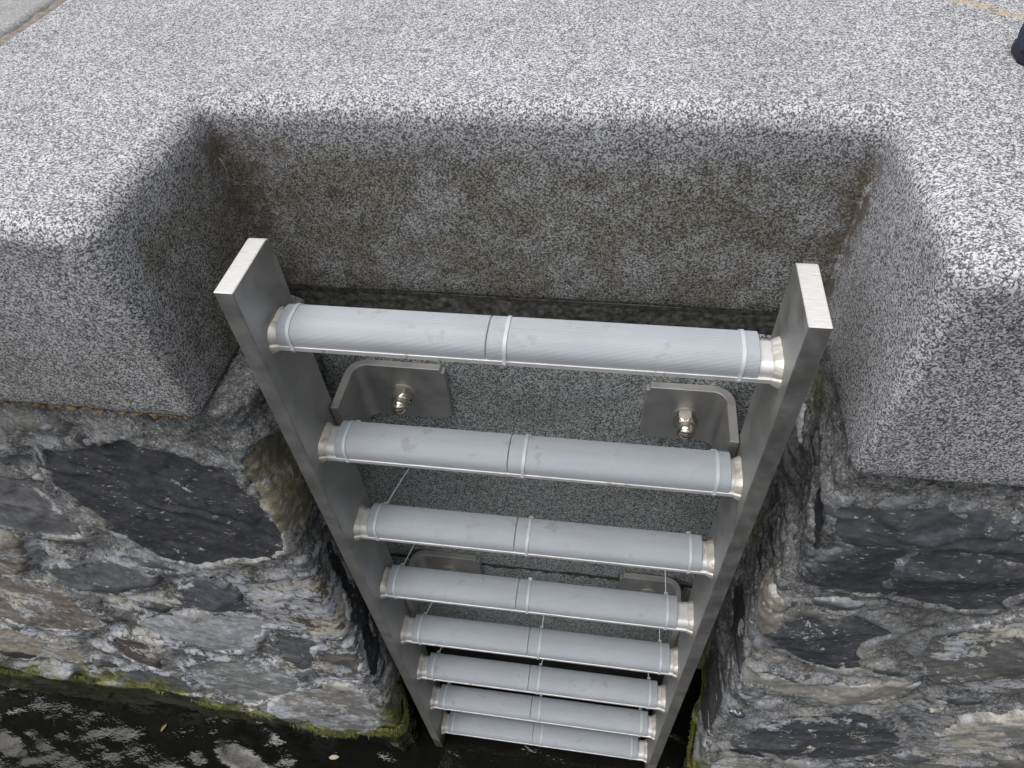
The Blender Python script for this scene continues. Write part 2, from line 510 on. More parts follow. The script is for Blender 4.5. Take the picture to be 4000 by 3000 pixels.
# yellowish stain line on top: a thin skin of deposit lying on the stone
def slab_block(name, x0, x1, y0, y1, z0, z1, mat, bev, parent=None):
    bm = bm_box(x0, x1, y0, y1, z0, z1)
    ed = [e for e in bm.edges if all(v.co.z > z1 - 1e-5 for v in e.verts) or all(v.co.y < y0 + 1e-5 for v in e.verts)]
    bmesh.ops.bevel(bm, geom=ed, offset=bev, segments=5, affect='EDGES', profile=.5)
    return smooth_by_angle(bm_obj(name, bm, mat, parent), 40)

left_cope = slab_block('coping_stone', -2.6, -.848, CYF, CREAR, BOT, TOP - .001, M_GRANITE_SIDE, .012)
tag(left_cope, 'paler smooth coping stone beyond the mortar joint, upper left corner', 'coping stone')
right_cope = slab_block('coping_stone', CR + .03, 3.0, CYF, CREAR, BOT, TOP - .002, M_GRANITE, .03)
tag(right_cope, 'granite coping stone beyond the right end of the recessed stone', 'coping stone')

def joint_strip(name, x0, x1, y0, y1, z, mat, parent):
    nu, nv = 8, 160
    u = np.linspace(x0, x1, nu); v = np.linspace(y0, y1, nv)
    U, W = np.meshgrid(u, v, indexing='ij')
    Z = z + .003 * fbm(U * 90, W * 60, 3, 4) - .003 * np.abs((U - (x0 + x1) / 2) / (x1 - x0) * 2) ** 3
    P = np.stack([U, W, Z], -1).reshape(-1, 3)
    return mesh_obj(name, P, grid_faces(nu, nv), mat, parent, True)
joint_strip('mortar_joint', -.849, -.811, CYF + .02, CREAR, TOP - .006, M_JOINT, coping)
joint_strip('mortar_joint', CR - .001, CR + .031, CYF + .02, CREAR, TOP - .008, M_JOINT, right_cope)

# paving of the quay behind the coping
pave = mesh_obj('quay_pavement', [(-30, CREAR, TOP - .006), (30, CREAR, TOP - .006), (30, 40, TOP - .006), (-30, 40, TOP - .006)], [(0, 1, 2, 3)], M_PAVE)
tag(pave, 'grey granite paving of the quay behind the coping', kind='structure')

# ------------------------------------------------------------------ granite slab wall at the back of the ladder niche
SLY = .212
back = empty('slab_wall', (0, SLY, -1.47), 'dark granite slab wall behind the ladder, bolted to its brackets', 'wall')
def slab(z0, z1, y):
    nu, nv = 90, max(8, int((z1 - z0) / .012))
    u = np.linspace(-.47, .49, nu); v = np.linspace(z0, z1, nv)
    U, W = np.meshgrid(u, v, indexing='ij')
    e = np.minimum(W - z0, z1 - W)
    Y = y + .0012 * fbm(U * 14, W * 14, 4, 21) + .006 * np.clip(1 - e / .007, 0, 1) ** 2
    P = np.stack([U, Y, W], -1)
    b = P.copy(); b[..., 1] = y + .14
    n0 = nu * nv
    Fs = grid_faces(nu, nv).tolist()
    Fb = [[q + n0 for q in f][::-1] for f in Fs]
    rim = [i * nv for i in range(nu)] + [(nu - 1) * nv + j for j in range(1, nv)] + [i * nv + nv - 1 for i in range(nu - 2, -1, -1)] + [j for j in range(nv - 2, 0, -1)]
    Fr = [[rim[k], rim[k] + n0, rim[(k + 1) % len(rim)] + n0, rim[(k + 1) % len(rim)]] for k in range(len(rim))]
    o = mesh_obj('slab', np.concatenate([P.reshape(-1, 3), b.reshape(-1, 3)]), Fs + Fb + Fr, M_SLAB, back)
    return smooth_by_angle(o, 50)
slab(-.938, -.102, SLY)
slab(-1.47, -.950, SLY + .006)
def mortar_band(z0, z1, y, amp, mat, name='mortar_joint', x0=-.47, x1=.49, parent=back):
    nu, nv = 300, 14
    u = np.linspace(x0, x1, nu); v = np.linspace(z0, z1, nv)
    U, W = np.meshgrid(u, v, indexing='ij')
    Y = y - amp * (.4 + .8 * fbm(U * 60, W * 80, 4, 33, .65))
    P = np.stack([U, Y, W], -1).reshape(-1, 3)
    return mesh_obj(name, P, grid_faces(nu, nv), mat, parent, True)
mortar_band(-.106, -.069, SLY + .0045, .0018, M_DARKJOINT)
mortar_band(-.953, -.935, SLY + .008, .003, M_DARKJOINT)
bm = bm_box(-.47, .49, SLY + .06, SLY + .16, -2.3, -1.471)
bmesh.ops.subdivide_edges(bm, edges=list(bm.edges), cuts=14, use_grid_fill=True)
for v in bm.verts:
    if v.co.y < SLY + .07: v.co.y += .02 * float(fbm(np.array([v.co.x * 9]), np.array([v.co.z * 9]), 3, 5)[0])
bm_obj('footing', bm, M_WETWALL, back, True)
bm = bm_box(-.46, .48, .226, .40, -.13, -.0705)
bm_obj('bedding', bm, M_DARKJOINT, back)

# ------------------------------------------------------------------ rubble walls
WATER = -1.82
RC = .020; ARC = RC * math.pi / 2; YF = -.035
XL, XR = -.39, .412

def wall_yf(s, z, side):
    y = YF - .022 * sstep(-.3, -1.3, z) + .010 * fbm(s * 2.3, z * 2.3, 3, 41 + side)
    return y

def zunder(s, side):
    if side > 0:
        xs = XL - RC + np.minimum(s, 0)
        zu = np.interp(xs, [-2.4, -1.63, -1.25, -1.06, -.85, -.62, -.52, -.44], [-1.40, -1.39, -1.42, -1.40, -1.50, -1.62, -1.60, -1.50])
        zu = np.where(s > 0, -1.50 + .30 * sstep(.04, .16, s), zu)
    else:
        zu = np.where(s > 0, -1.46 + .25 * sstep(.04, .2, s), -1.47 + .05 * np.sin(s * 9))
    return zu + .02 * fbm(s * 14, s * 0 + 3.1, 3, 51 + side)

def wall_map(s, z, h, side):
    """(along the wall, height, out of the wall) -> world; s > 0 turns the corner into the niche"""
    s = np.asarray(s, float)
    xc = XL if side > 0 else XR
    th = np.clip(s / RC, 0, math.pi / 2)
    nx, ny = np.sin(th), -np.cos(th)
    yf = wall_yf(s, z, side)
    zu = zunder(s, side)
    h = h - .05 * sstep(zu + .01, zu - .13, z)
    px = -RC + np.where(s < 0, s, 0) + RC * np.sin(th)
    py = yf + RC - RC * np.cos(th) + np.where(s > ARC, s - ARC, 0)
    px = px + nx * h; py = py + ny * h
    return np.stack([xc + side * px, py, np.broadcast_to(z, px.shape)], -1)

def poly_sd(P, px, py):
    """signed distance to polygon, positive inside"""
    P = np.asarray(P, float)
    d2 = np.full(px.shape, 1e9); ins = np.zeros(px.shape, bool)
    for a, b in zip(P, np.roll(P, -1, 0)):
        e = b - a; w0 = px - a[0]; w1 = py - a[1]
        t = np.clip((w0 * e[0] + w1 * e[1]) / max(1e-12, e @ e), 0, 1)
        d2 = np.minimum(d2, (w0 - e[0] * t) ** 2 + (w1 - e[1] * t) ** 2)
        c = (a[1] > py) != (b[1] > py)
        with np.errstate(divide='ignore', invalid='ignore'):
            xi = a[0] + (py - a[1]) * e[0] / (e[1] if e[1] else 1e-12)
        ins ^= c & (px < xi)
    return np.where(ins, 1, -1) * np.sqrt(d2)

def chaikin(P, n=1):
    P = np.asarray(P, float)
    for _ in range(n):
        Q = np.roll(P, -1, 0)
        P = np.stack([P * .78 + Q * .22, P * .22 + Q * .78], 1).reshape(-1, 2)
    return P

STONES = {
 'L': {
  'slate_big': [(-0.342, -0.211), (-0.320, -0.211), (-0.232, -0.174), (-0.197, -0.158), (-0.163, -0.159), (-0.113, -0.164), (-0.074, -0.184), (-0.044, -0.200), (-0.018, -0.203), (-0.016, -0.230), (-0.001, -0.279), (0.011, -0.322), (0.014, -0.361), (0.002, -0.434), (-0.029, -0.461), (-0.092, -0.492), (-0.157, -0.520), (-0.210, -0.545), (-0.253, -0.545), (-0.289, -0.530), (-0.321, -0.471), (-0.337, -0.397), (-0.359, -0.347), (-0.370, -0.299), (-0.357, -0.251)],
  'lichen': [(0.026, -0.141), (0.046, -0.157), (0.095, -0.188), (0.118, -0.272), (0.115, -0.362), (0.104, -0.420), (0.053, -0.422), (0.015, -0.411), (0.015, -0.339), (0.002, -0.272), (-0.016, -0.236)],
  'left_grey': [(-0.521, -0.310), (-0.473, -0.299), (-0.389, -0.289), (-0.403, -0.348), (-0.398, -0.416), (-0.403, -0.474), (-0.464, -0.504), (-0.535, -0.501), (-0.595, -0.477), (-0.639, -0.477)],
  'lens': [(-0.602, -0.658), (-0.515, -0.618), (-0.412, -0.571), (-0.355, -0.578), (-0.329, -0.616), (-0.404, -0.696), (-0.475, -0.753), (-0.542, -0.753), (-0.592, -0.743), (-0.620, -0.705)],
  'bump': [(-0.690, -0.587), (-0.580, -0.501), (-0.592, -0.557), (-0.630, -0.634), (-0.707, -0.693), (-0.774, -0.708)],
  'brown': [(-0.836, -0.756), (-0.764, -0.728), (-0.692, -0.722), (-0.638, -0.754), (-0.636, -0.849), (-0.595, -0.915), (-0.689, -0.997), (-0.805, -1.031), (-0.869, -0.978), (-0.952, -0.920)],
  'slate_mid': [(-0.309, -0.683), (-0.249, -0.627), (-0.185, -0.592), (-0.164, -0.637), (-0.174, -0.737), (-0.234, -0.771), (-0.292, -0.781), (-0.333, -0.751)],
  'striped': [(-0.184, -0.602), (-0.116, -0.585), (-0.030, -0.537), (0.028, -0.523), (0.063, -0.688), (0.052, -0.765), (-0.005, -0.834), (-0.034, -0.842), (-0.092, -0.822), (-0.156, -0.822), (-0.169, -0.736), (-0.168, -0.648)],
  'light': [(-0.511, -0.891), (-0.423, -0.829), (-0.300, -0.801), (-0.209, -0.776), (-0.165, -0.770), (-0.165, -0.818), (-0.243, -0.947), (-0.300, -1.008), (-0.386, -1.013), (-0.431, -0.977), (-0.478, -0.922)],
  'dkbrown': [(-0.656, -1.031), (-0.592, -1.004), (-0.538, -1.009), (-0.551, -1.104), (-0.580, -1.195), (-0.635, -1.197), (-0.670, -1.159), (-0.679, -1.098)],
  'lowgrey': [(-0.501, -1.135), (-0.368, -1.060), (-0.280, -1.054), (-0.207, -1.052), (-0.173, -1.161), (-0.226, -1.233), (-0.340, -1.342), (-0.413, -1.410), (-0.444, -1.325), (-0.489, -1.232)],
  'lowslate': [(-0.803, -1.307), (-0.660, -1.249), (-0.539, -1.224), (-0.526, -1.356), (-0.596, -1.402), (-0.688, -1.398), (-0.779, -1.373)],
  'orange': [(-0.084, -0.917), (-0.029, -0.886), (0.031, -0.861), (0.001, -1.097), (-0.056, -1.110), (-0.108, -1.080), (-0.111, -1.005)],
  'white_bottom': [(-0.317, -1.333), (-0.208, -1.218), (-0.125, -1.143), (-0.029, -1.150), (-0.006, -1.343), (-0.069, -1.520), (-0.177, -1.616), (-0.222, -1.590), (-0.271, -1.476), (-0.331, -1.397)],
  'between': [(-0.161, -0.855), (-0.098, -0.842), (-0.051, -0.867), (-0.099, -0.943), (-0.118, -1.053), (-0.165, -1.069), (-0.189, -0.958)],
  'corner1': [(0.076, -0.521), (0.106, -0.556), (0.104, -0.763), (0.095, -0.923), (0.041, -0.847), (0.062, -0.730), (0.064, -0.609)],
  'corner2': [(0.081, -0.841), (0.109, -0.878), (0.088, -1.074), (0.038, -1.112), (0.014, -1.037), (0.040, -0.896)],
  'cream': [(-1.024, -1.022), (-0.936, -1.040), (-0.830, -1.130), (-0.838, -1.266), (-0.914, -1.274), (-1.015, -1.204), (-1.117, -1.154)],
  'whitish': [(-1.118, -1.351), (-1.006, -1.304), (-0.913, -1.309), (-1.045, -1.470), (-1.091, -1.417)]
 },
 'R': {
  'slab_up': [(0.013, -0.157), (-0.040, -0.152), (-0.092, -0.139), (-0.130, -0.141), (-0.168, -0.155), (-0.195, -0.173), (-0.202, -0.209), (-0.187, -0.222), (-0.151, -0.224), (-0.119, -0.231), (-0.099, -0.240), (-0.066, -0.247), (-0.043, -0.268), (-0.011, -0.248)],
  'slab_r': [(-0.197, -0.172), (-0.215, -0.167), (-0.247, -0.167), (-0.290, -0.256), (-0.259, -0.263), (-0.205, -0.243), (-0.187, -0.222), (-0.204, -0.209)],
  'slab_ll': [(-0.041, -0.268), (-0.067, -0.249), (-0.100, -0.242), (-0.115, -0.258), (-0.118, -0.317), (-0.117, -0.365), (-0.124, -0.395), (-0.091, -0.409), (-0.049, -0.394), (-0.009, -0.366), (-0.017, -0.317), (-0.023, -0.283)],
  'slab_lr': [(-0.117, -0.257), (-0.157, -0.238), (-0.197, -0.245), (-0.265, -0.277), (-0.298, -0.297), (-0.323, -0.349), (-0.296, -0.344), (-0.286, -0.404), (-0.246, -0.414), (-0.195, -0.402), (-0.131, -0.399), (-0.123, -0.345), (-0.122, -0.299)],
  'mid': [(0.014, -0.577), (-0.018, -0.544), (-0.007, -0.445), (-0.036, -0.472), (-0.070, -0.491), (-0.116, -0.464), (-0.157, -0.488), (-0.184, -0.510), (-0.157, -0.549), (-0.152, -0.592), (-0.171, -0.655), (-0.150, -0.680), (-0.105, -0.668), (-0.054, -0.640), (-0.011, -0.607)],
  'oval': [(-0.224, -0.560), (-0.230, -0.504), (-0.252, -0.482), (-0.285, -0.458), (-0.332, -0.424), (-0.364, -0.408), (-0.437, -0.531), (-0.493, -0.677), (-0.455, -0.692), (-0.409, -0.710), (-0.353, -0.702), (-0.287, -0.660), (-0.246, -0.612)],
  'pale': [(0.022, -0.781), (0.024, -0.722), (-0.025, -0.715), (-0.076, -0.735), (-0.154, -0.727), (-0.218, -0.723), (-0.272, -0.703), (-0.276, -0.762), (-0.243, -0.801), (-0.195, -0.810), (-0.122, -0.795), (-0.051, -0.785)],
  'low': [(-0.026, -1.114), (-0.041, -1.051), (-0.057, -0.953), (-0.104, -0.909), (-0.163, -0.884), (-0.245, -0.851), (-0.296, -0.924), (-0.343, -0.966), (-0.359, -1.012), (-0.341, -1.107), (-0.293, -1.147), (-0.231, -1.172), (-0.156, -1.171), (-0.091, -1.157)],
  'white': [(-0.417, -1.011), (-0.408, -0.910), (-0.416, -0.835), (-0.459, -0.805), (-0.494, -0.779), (-0.526, -0.777), (-0.585, -0.902), (-0.562, -0.927), (-0.525, -0.999), (-0.485, -1.062), (-0.454, -1.079)],
  'botl': [(-0.003, -1.332), (-0.043, -1.244), (-0.103, -1.262), (-0.165, -1.369), (-0.151, -1.579), (-0.059, -1.636)],
  'botr': [(-0.349, -1.265), (-0.434, -1.151), (-0.540, -1.124), (-0.608, -1.027), (-0.651, -1.004), (-0.788, -1.288), (-0.429, -1.530)],
  'crevice_shade': [(0.065, -0.177), (0.040, -0.163), (0.023, -0.168), (-0.006, -0.239), (-0.011, -0.269), (-0.013, -0.318), (0.000, -0.339), (0.025, -0.240), (0.051, -0.231)],
  'side1': [(0.186, -0.498), (0.162, -0.457), (0.115, -0.503), (0.082, -0.555), (0.087, -0.579), (0.137, -0.545)],
  'side2': [(0.216, -0.780), (0.178, -0.675), (0.110, -0.655), (0.058, -0.705), (0.025, -0.741), (0.028, -0.776), (0.097, -0.804), (0.150, -0.803)],
  'side3': [(0.076, -0.495), (0.035, -0.445), (0.007, -0.460), (-0.009, -0.529), (0.001, -0.577), (0.019, -0.576), (0.043, -0.534)],
  'side4': [(0.223, -1.196), (0.188, -1.010), (0.089, -0.956), (0.032, -0.935), (0.026, -1.026), (0.046, -1.239), (0.149, -1.295)]
 }
}

# look of each traced stone: colour, amount of lime bloom, height out of the mortar
LOOK = {
 'slate_big': ((.048, .050, .057), .20, .016), 'lichen': ((.17, .155, .115), .35, .016), 'left_grey': ((.135, .138, .145), .42, .016),
 'lens': ((.115, .12, .128), .40, .018), 'bump': ((.20, .185, .155), .35, .032), 'brown': ((.20, .175, .155), .52, .018),
 'slate_mid': ((.10, .107, .122), .18, .014), 'striped': ((.095, .082, .062), 1.0, .016), 'light': ((.31, .32, .335), .62, .024),
 'dkbrown': ((.075, .066, .064), .34, .014), 'lowgrey': ((.21, .22, .22), .50, .014), 'lowslate': ((.105, .115, .13), .46, .014),
 'orange': ((.12, .115, .105), .58, .014), 'white_bottom': ((.22, .215, .205), .80, .022), 'between': ((.095, .10, .108), .22, .012),
 'corner1': ((.028, .030, .036), .20, .014), 'corner2': ((.026, .028, .034), .10, .016), 'cream': ((.34, .30, .24), .55, .020),
 'whitish': ((.40, .41, .42), .75, .020),
 'slab_up': ((.075, .080, .090), .20, .014), 'slab_r': ((.070, .074, .084), .18, .018), 'slab_ll': ((.052, .055, .063), .20, .020),
 'slab_lr': ((.056, .060, .068), .20, .026), 'mid': ((.056, .060, .068), .40, .018), 'oval': ((.115, .117, .118), .50, .026),
 'pale': ((.25, .24, .215), .40, .020), 'low': ((.058, .062, .070), .42, .018), 'white': ((.26, .255, .24), .7, .022),
 'botl': ((.26, .25, .225), .8, .02), 'botr': ((.15, .145, .13), .42, .016), 'crevice_shade': ((.016, .017, .019), .30, .006),  # crevice on the niche side: its shade painted as a near-black patch
 'side1': ((.040, .042, .046), .25, .010), 'side2': ((.038, .040, .045), .30, .014), 'side3': ((.20, .185, .16), .45, .018),
 'side4': ((.050, .050, .052), .28, .012),
}
LABELS = {
 'slate_big': 'large flat charcoal slate with pale flecks', 'lichen': 'olive stone crusted with lichen', 'striped': 'brown stone streaked with white lime',
 'light': 'pale grey oval stone', 'orange': 'stone with orange and cream crumbs', 'oval': 'big rounded grey stone', 'pale': 'long thin pale stone',
 'low': 'dark lens shaped slate low on the wall', 'lens': 'grey lens shaped stone',
}

def algae_of(s, z, side):
    zu = zunder(s, side)
    nz = .022 * fbm(s * 26, z * 26, 4, 71)
    a = sstep(zu + .13, zu + .01, z + 2.2 * nz + .03 * fbm(s * 8, z * 0 + .5, 3, 77)) * np.where(s > -.12, 1., .92)
    cor = np.exp(-((s - .035) / .05) ** 2) * sstep(-1.12, -1.42, z + 2 * nz) if side > 0 else np.exp(-((s - .02) / .06) ** 2) * sstep(-1.30, -1.45, z + 2 * nz)
    a = np.maximum(a, cor * 1.1)
    w = sstep(zu - .015, zu - .10, z + nz)
    return a, w

def build_stone(name, poly, colour, lime, height, side, parent, seed, mat=None, label=None, step=.0048, grow=.0):
    P = chaikin(poly, 1)
    lo, hi = P.min(0) - .016, P.max(0) + .016
    nu, nv = max(4, int((hi[0] - lo[0]) / step)), max(4, int((hi[1] - lo[1]) / step))
    s, z = np.meshgrid(np.linspace(lo[0], hi[0], nu), np.linspace(lo[1], hi[1], nv), indexing='ij')
    ws = s + .007 * fbm(s * 24, z * 24, 4, seed + 1, .65); wz = z + .007 * fbm(s * 24, z * 24, 4, seed + 2, .65)
    d = poly_sd(P, ws, wz) + grow
    rg = np.random.RandomState(seed)
    ext = hi - lo
    c = (lo + hi) / 2
    f = np.full(s.shape, 1e3)
    for k in range(7):                                      # broken facets
        ang = rg.uniform(0, 6.28); gr = rg.uniform(.08, .42)
        off = rg.uniform(.0, .9)
        cc = c + (rg.rand(2) - .5) * ext * .6
        f = np.minimum(f, off * height + gr * ((s - cc[0]) * math.cos(ang) + (z - cc[1]) * math.sin(ang)) + .35 * height)
    f = np.clip(f, -.7 * height, 1.7 * height)
    th = rg.uniform(.15, .5) * (1 if side > 0 else -.35)
    us, uz = s * math.cos(th) - z * math.sin(th), s * math.sin(th) + z * math.cos(th)
    q = 1.7 * fbm(us * 5, uz * 9, 3, seed + 5, .55) + (uz - uz.mean()) / .075   # split along the bedding: a few sharp ledges
    fr = q - np.floor(q)
    led = (_hash(np.floor(q).astype(np.int64), np.zeros(q.shape, np.int64), seed) - .5)
    nxt = (_hash(np.floor(q).astype(np.int64) + 1, np.zeros(q.shape, np.int64), seed) - .5)
    terr = (led + (nxt - led) * sstep(.90, 1., fr)) * min(.0055, height * .30)
    body = height * (.45 + .55 * f / max(height, 1e-4)) + terr + .0013 * fbm(s * 26, z * 28, 4, seed + 7, .55) + .0007 * fbm(s * 120, z * 130, 3, seed + 8, .6)
    rise = 1 - np.exp(-np.clip(d, 0, None) / .0032)
    h = np.where(d > 0, body * rise + .001, d * 2.6) - .004
    keep = d > -.011
    fc = grid_faces(nu, nv)
    kf = keep.ravel()[fc].any(1)
    fc = fc[kf]
    used = np.unique(fc)
    remap = -np.ones(nu * nv, int); remap[used] = np.arange(len(used))
    W = wall_map(s, z, h, side).reshape(-1, 3)[used]
    if side < 0: fc = fc[:, ::-1]
    a, w = algae_of(s, z, side)
    o = mesh_obj(name, W, remap[fc], mat or M_STONE, parent, True,
                 {'edge': np.clip(d, 0, .2).ravel()[used], 'algae': a.ravel()[used], 'wet': w.ravel()[used]}, (*colour, lime))
    if label: o['label'] = label
    return o, P

def fill_polys(existing, side, rng, s_rng, z_rng, tries, size, margin):
    out = []
    polys = list(existing)
    for _ in range(tries):
        cs, cz = rng.uniform(*s_rng), rng.uniform(*z_rng)
        a = rng.uniform(*size); b = a * rng.uniform(.34, .62); th = rng.uniform(-.5, .1) * side
        if cs < -.05 and cs + a > .0 and rng.rand() < .5: continue
        k = rng.randint(8, 12)
        t = np.sort(rng.uniform(0, 6.283, k)) * .35 + np.linspace(0, 6.283, k, endpoint=False) * .65
        rr = rng.uniform(.78, 1.12, k)
        px, pz = a * rr * np.cos(t), b * rr * np.sin(t)
        Q = np.stack([cs + px * math.cos(th) - pz * math.sin(th), cz + px * math.sin(th) + pz * math.cos(th)], 1)
        if Q[:, 1].max() > z_rng[1] + .02 or Q[:, 0].max() > ARC + .2: continue
        ok = True
        for E in polys:
            if abs(E[:, 0].mean() - cs) > .9: continue
            lo, hi = E.min(0) - margin, E.max(0) + margin
            if Q[:, 0].max() < lo[0] or Q[:, 0].min() > hi[0] or Q[:, 1].max() < lo[1] or Q[:, 1].min() > hi[1]: continue
            if (poly_sd(E, Q[:, 0], Q[:, 1]) > -margin).any() or (poly_sd(Q, E[:, 0], E[:, 1]) > -margin).any():
                ok = False; break
        if ok:
            polys.append(Q); out.append(Q)
    return out

PALETTE = [((.085, .09, .10), .3), ((.14, .145, .155), .45), ((.045, .048, .056), .25), ((.17, .165, .155), .5), ((.11, .115, .122), .4), ((.25, .25, .25), .6), ((.065, .065, .068), .3)]

def rubble(side, key, loc, label):
    root = empty('rubble_wall', loc, label, 'wall')
    rng = np.random.RandomState(11 if side > 0 else 23)
    polys = []
    for i, (k, P) in enumerate(STONES[key].items()):
        c, lime, hh = LOOK[k]
        o, PP = build_stone('stone', P, c, lime, hh, side, root, 100 + i * 13 + (0 if side > 0 else 500),
                            M_LICHEN if k == 'lichen' else None, LABELS.get(k), grow=.013 if k.startswith('slab_') and side < 0 else .011)
        polys.append(PP)
    far = -1.75 if side > 0 else -1.45
    more = fill_polys(polys, side, rng, (far, -.02), (-1.95, -.15), 1100, (.08, .20), .010)
    more += fill_polys(polys + more, side, rng, (far, ARC + .15), (-1.9, -.13), 1500, (.022, .075), .007)
    for i, Q in enumerate(more):
        c, lime = PALETTE[rng.randint(len(PALETTE))]
        build_stone('stone', Q, tuple(np.array(c) * rng.uniform(.8, 1.2)), lime * rng.uniform(.7, 1.3), rng.uniform(.009, .020), side, root, 2000 + i * 7 + (0 if side > 0 else 900), step=.007 if Q[:, 0].mean() < -1.0 else .0055)
    allp = polys + [chaikin(q, 1) for q in more]
    # mortar bed: fine near the picture, coarser away from it
    s = np.concatenate([np.linspace(-2.3, -1.2, 90, endpoint=False), np.linspace(-1.2, ARC + .235, 300)])
    z = np.append(np.linspace(-2.12, BOT - .0035, 419), BOT - .003)
    S_, Z_ = np.meshgrid(s, z, indexing='ij')
    near = np.full(S_.shape, 1.0); deep = np.zeros(S_.shape)
    for P in allp:
        lo, hi = P.min(0) - .06, P.max(0) + .06
        i0, i1 = np.searchsorted(s, [lo[0], hi[0]]); j0, j1 = np.searchsorted(z, [lo[1], hi[1]])
        if i1 <= i0 or j1 <= j0: continue
        dd = poly_sd(P, S_[i0:i1, j0:j1], Z_[i0:i1, j0:j1])
        near[i0:i1, j0:j1] = np.minimum(near[i0:i1, j0:j1], np.clip(-dd, 0, 1))
        deep[i0:i1, j0:j1] = np.maximum(deep[i0:i1, j0:j1], dd)
    h = .0085 * fbm(S_ * 6, Z_ * 6, 2, 61 + side) + .0026 * fbm(S_ * 30, Z_ * 30, 3, 63 + side, .6) + .0012 * fbm(S_ * 140, Z_ * 140, 2, 65)
    h = h * sstep(0, .05, near) * .7 + h * .3 - .010 * sstep(.0, .03, near) + .0030 * np.abs(fbm(S_ * 45, Z_ * 45, 3, 69, .6))
    h = h - .035 * sstep(.004, .016, deep + .006 * fbm(S_ * 30, Z_ * 30, 3, 67))
    if side > 0: h = h + .026 * sstep(-.42, -.16, Z_) * sstep(.0, .09, S_) * sstep(-.072, -.090, Z_)
    h[:, -1] -= .018                                         # the bed runs on under the coping
    W = wall_map(S_, Z_, h, side).reshape(-1, 3)
    a, w = algae_of(S_, Z_, side)
    a = np.maximum(a, .5 * sstep(.12, .2, S_) * sstep(.3, .6, fbm(S_ * 9, Z_ * 9, 3, 91)))
    fc = grid_faces(len(s), len(z))
    if side < 0: fc = fc[:, ::-1]
    lime = np.clip(.40 + .85 * sstep(-.35, -.8, Z_), 0, 1.15) * np.where(side > 0, 1., .42) * (1 - .6 * sstep(.02, .12, S_)) * sstep(-.09, -.16, Z_)
    mesh_obj('mortar', W, fc, M_MORTAR, root, True, {'near': near.ravel(), 'algae': a.ravel(), 'wet': w.ravel(), 'lime': lime.ravel()})
    if side > 0: bx0, bx1 = -2.3, XL - .012
    else: bx0, bx1 = XR + .012, 2.2
    bm_obj('bedding', bm_box(bx0, bx1, YF + .012, .30, -.12, BOT - .0032), M_MORTAR, root)
    return root

wall_l = rubble(1, 'L', (-.9, YF, WATER), 'mortared rubble wall left of the ladder with a large charcoal slate')
wall_r = rubble(-1, 'R', (.9, YF, WATER), 'mortared rubble wall right of the ladder with dark slate slabs')

# ragged weed along the waterline of both walls
def weed(side, root, s_rng, n, seed):
    rg = np.random.RandomState(seed)
    s = rg.uniform(*s_rng, n)
    zu = zunder(s, side)
    clump = .5 + .5 * fbm(s * 11, s * 0 + 2.2, 3, seed)
    z = zu + .035 - np.abs(rg.normal(0, .05, n)) + .03 * fbm(s * 9, s * 0 + 1.1, 3, seed + 4)
    keep = rg.rand(n) < np.clip((clump - .50) * 2.6, .0, .8) + (.7 if side > 0 else .2) * np.exp(-((s - .02) / .06) ** 2)
    s, z = s[keep], z[keep]; n = len(s)
    a = wall_map(s, z, np.full(n, .002), side); b = wall_map(s, z, np.full(n, .016), side)
    nrm = (b - a) / .014
    tang = np.stack([-nrm[:, 1], nrm[:, 0], np.zeros(n)], 1)
    L = rg.uniform(.006, .017, n)[:, None]; w = rg.uniform(.0008, .0020, n)[:, None]
    dn = np.array([0, 0, -1.]) + nrm * rg.uniform(.2, 1., (n, 1)) + tang * rg.uniform(-.6, .6, (n, 1))
    dn /= np.linalg.norm(dn, axis=1)[:, None]
    m = a + dn * L * .55 + nrm * .002; e = a + dn * L + np.array([0, 0, -.004]) * L / .017
    V = np.stack([a - tang * w, a + tang * w, m - tang * w * .8, m + tang * w * .8, e], 1).reshape(-1, 3)
    k = np.arange(n)[:, None] * 5
    F = (k + np.array([[0, 1, 3, 2]])).tolist() + (k + np.array([[2, 3, 4]])).tolist()
    o = mesh_obj('algae', V, F, M_WEED, root)
    o['kind'] = 'stuff'; o['label'] = 'ragged yellow green weed along the waterline'
M_WEED = plain_mat('green_weed', (.024, .028, .007), (.14, .15, .02), 30, .6, .1)
weed(1, wall_l, (-1.5, ARC + .10), 8000, 301)
weed(1, wall_l, (-.10, ARC + .06), 2600, 305)
weed(-1, wall_r, (-.5, ARC + .10), 3500, 303)

# crumbling tan filler squeezed out under the left coping
def filler():
    rg = np.random.RandomState(5)
    V = []; F = []
    for k in range(150):
        x = rg.uniform(-.82, -.445)
        if rg.rand() < .25 and -.62 < x < -.55: continue
        r = rg.uniform(.0022, .0055)
        c = np.array([x, CYF + .010 + rg.uniform(-.004, .006), BOT - .004 - rg.uniform(0, .006)])
        bm = bmesh.new(); bmesh.ops.create_icosphere(bm, subdivisions=1, radius=r)
        b = len(V)
        V += [tuple(c + np.array(v.co) * np.array([rg.uniform(.8, 2.2), 1, rg.uniform(.6, 1.1)]) * rg.uniform(.75, 1.2)) for v in bm.verts]
        bm.verts.index_update()
        F += [[b + v.index for v in f.verts] for f in bm.faces]
        bm.free()
    return mesh_obj('joint_filler', V, F, M_FILLER, wall_l, True)
f_o = filler(); f_o['kind'] = 'stuff'; f_o['label'] = 'crumbling tan joint filler under the coping'

# ------------------------------------------------------------------ ladder
W_IN, T_ST, D_ST, Z_ST = .32248, .02455, .11362, .11436
ladder = empty('ladder', (0, .06, WATER), 'stainless steel quay ladder with grey ribbed tread covers in the granite recess', 'ladder')

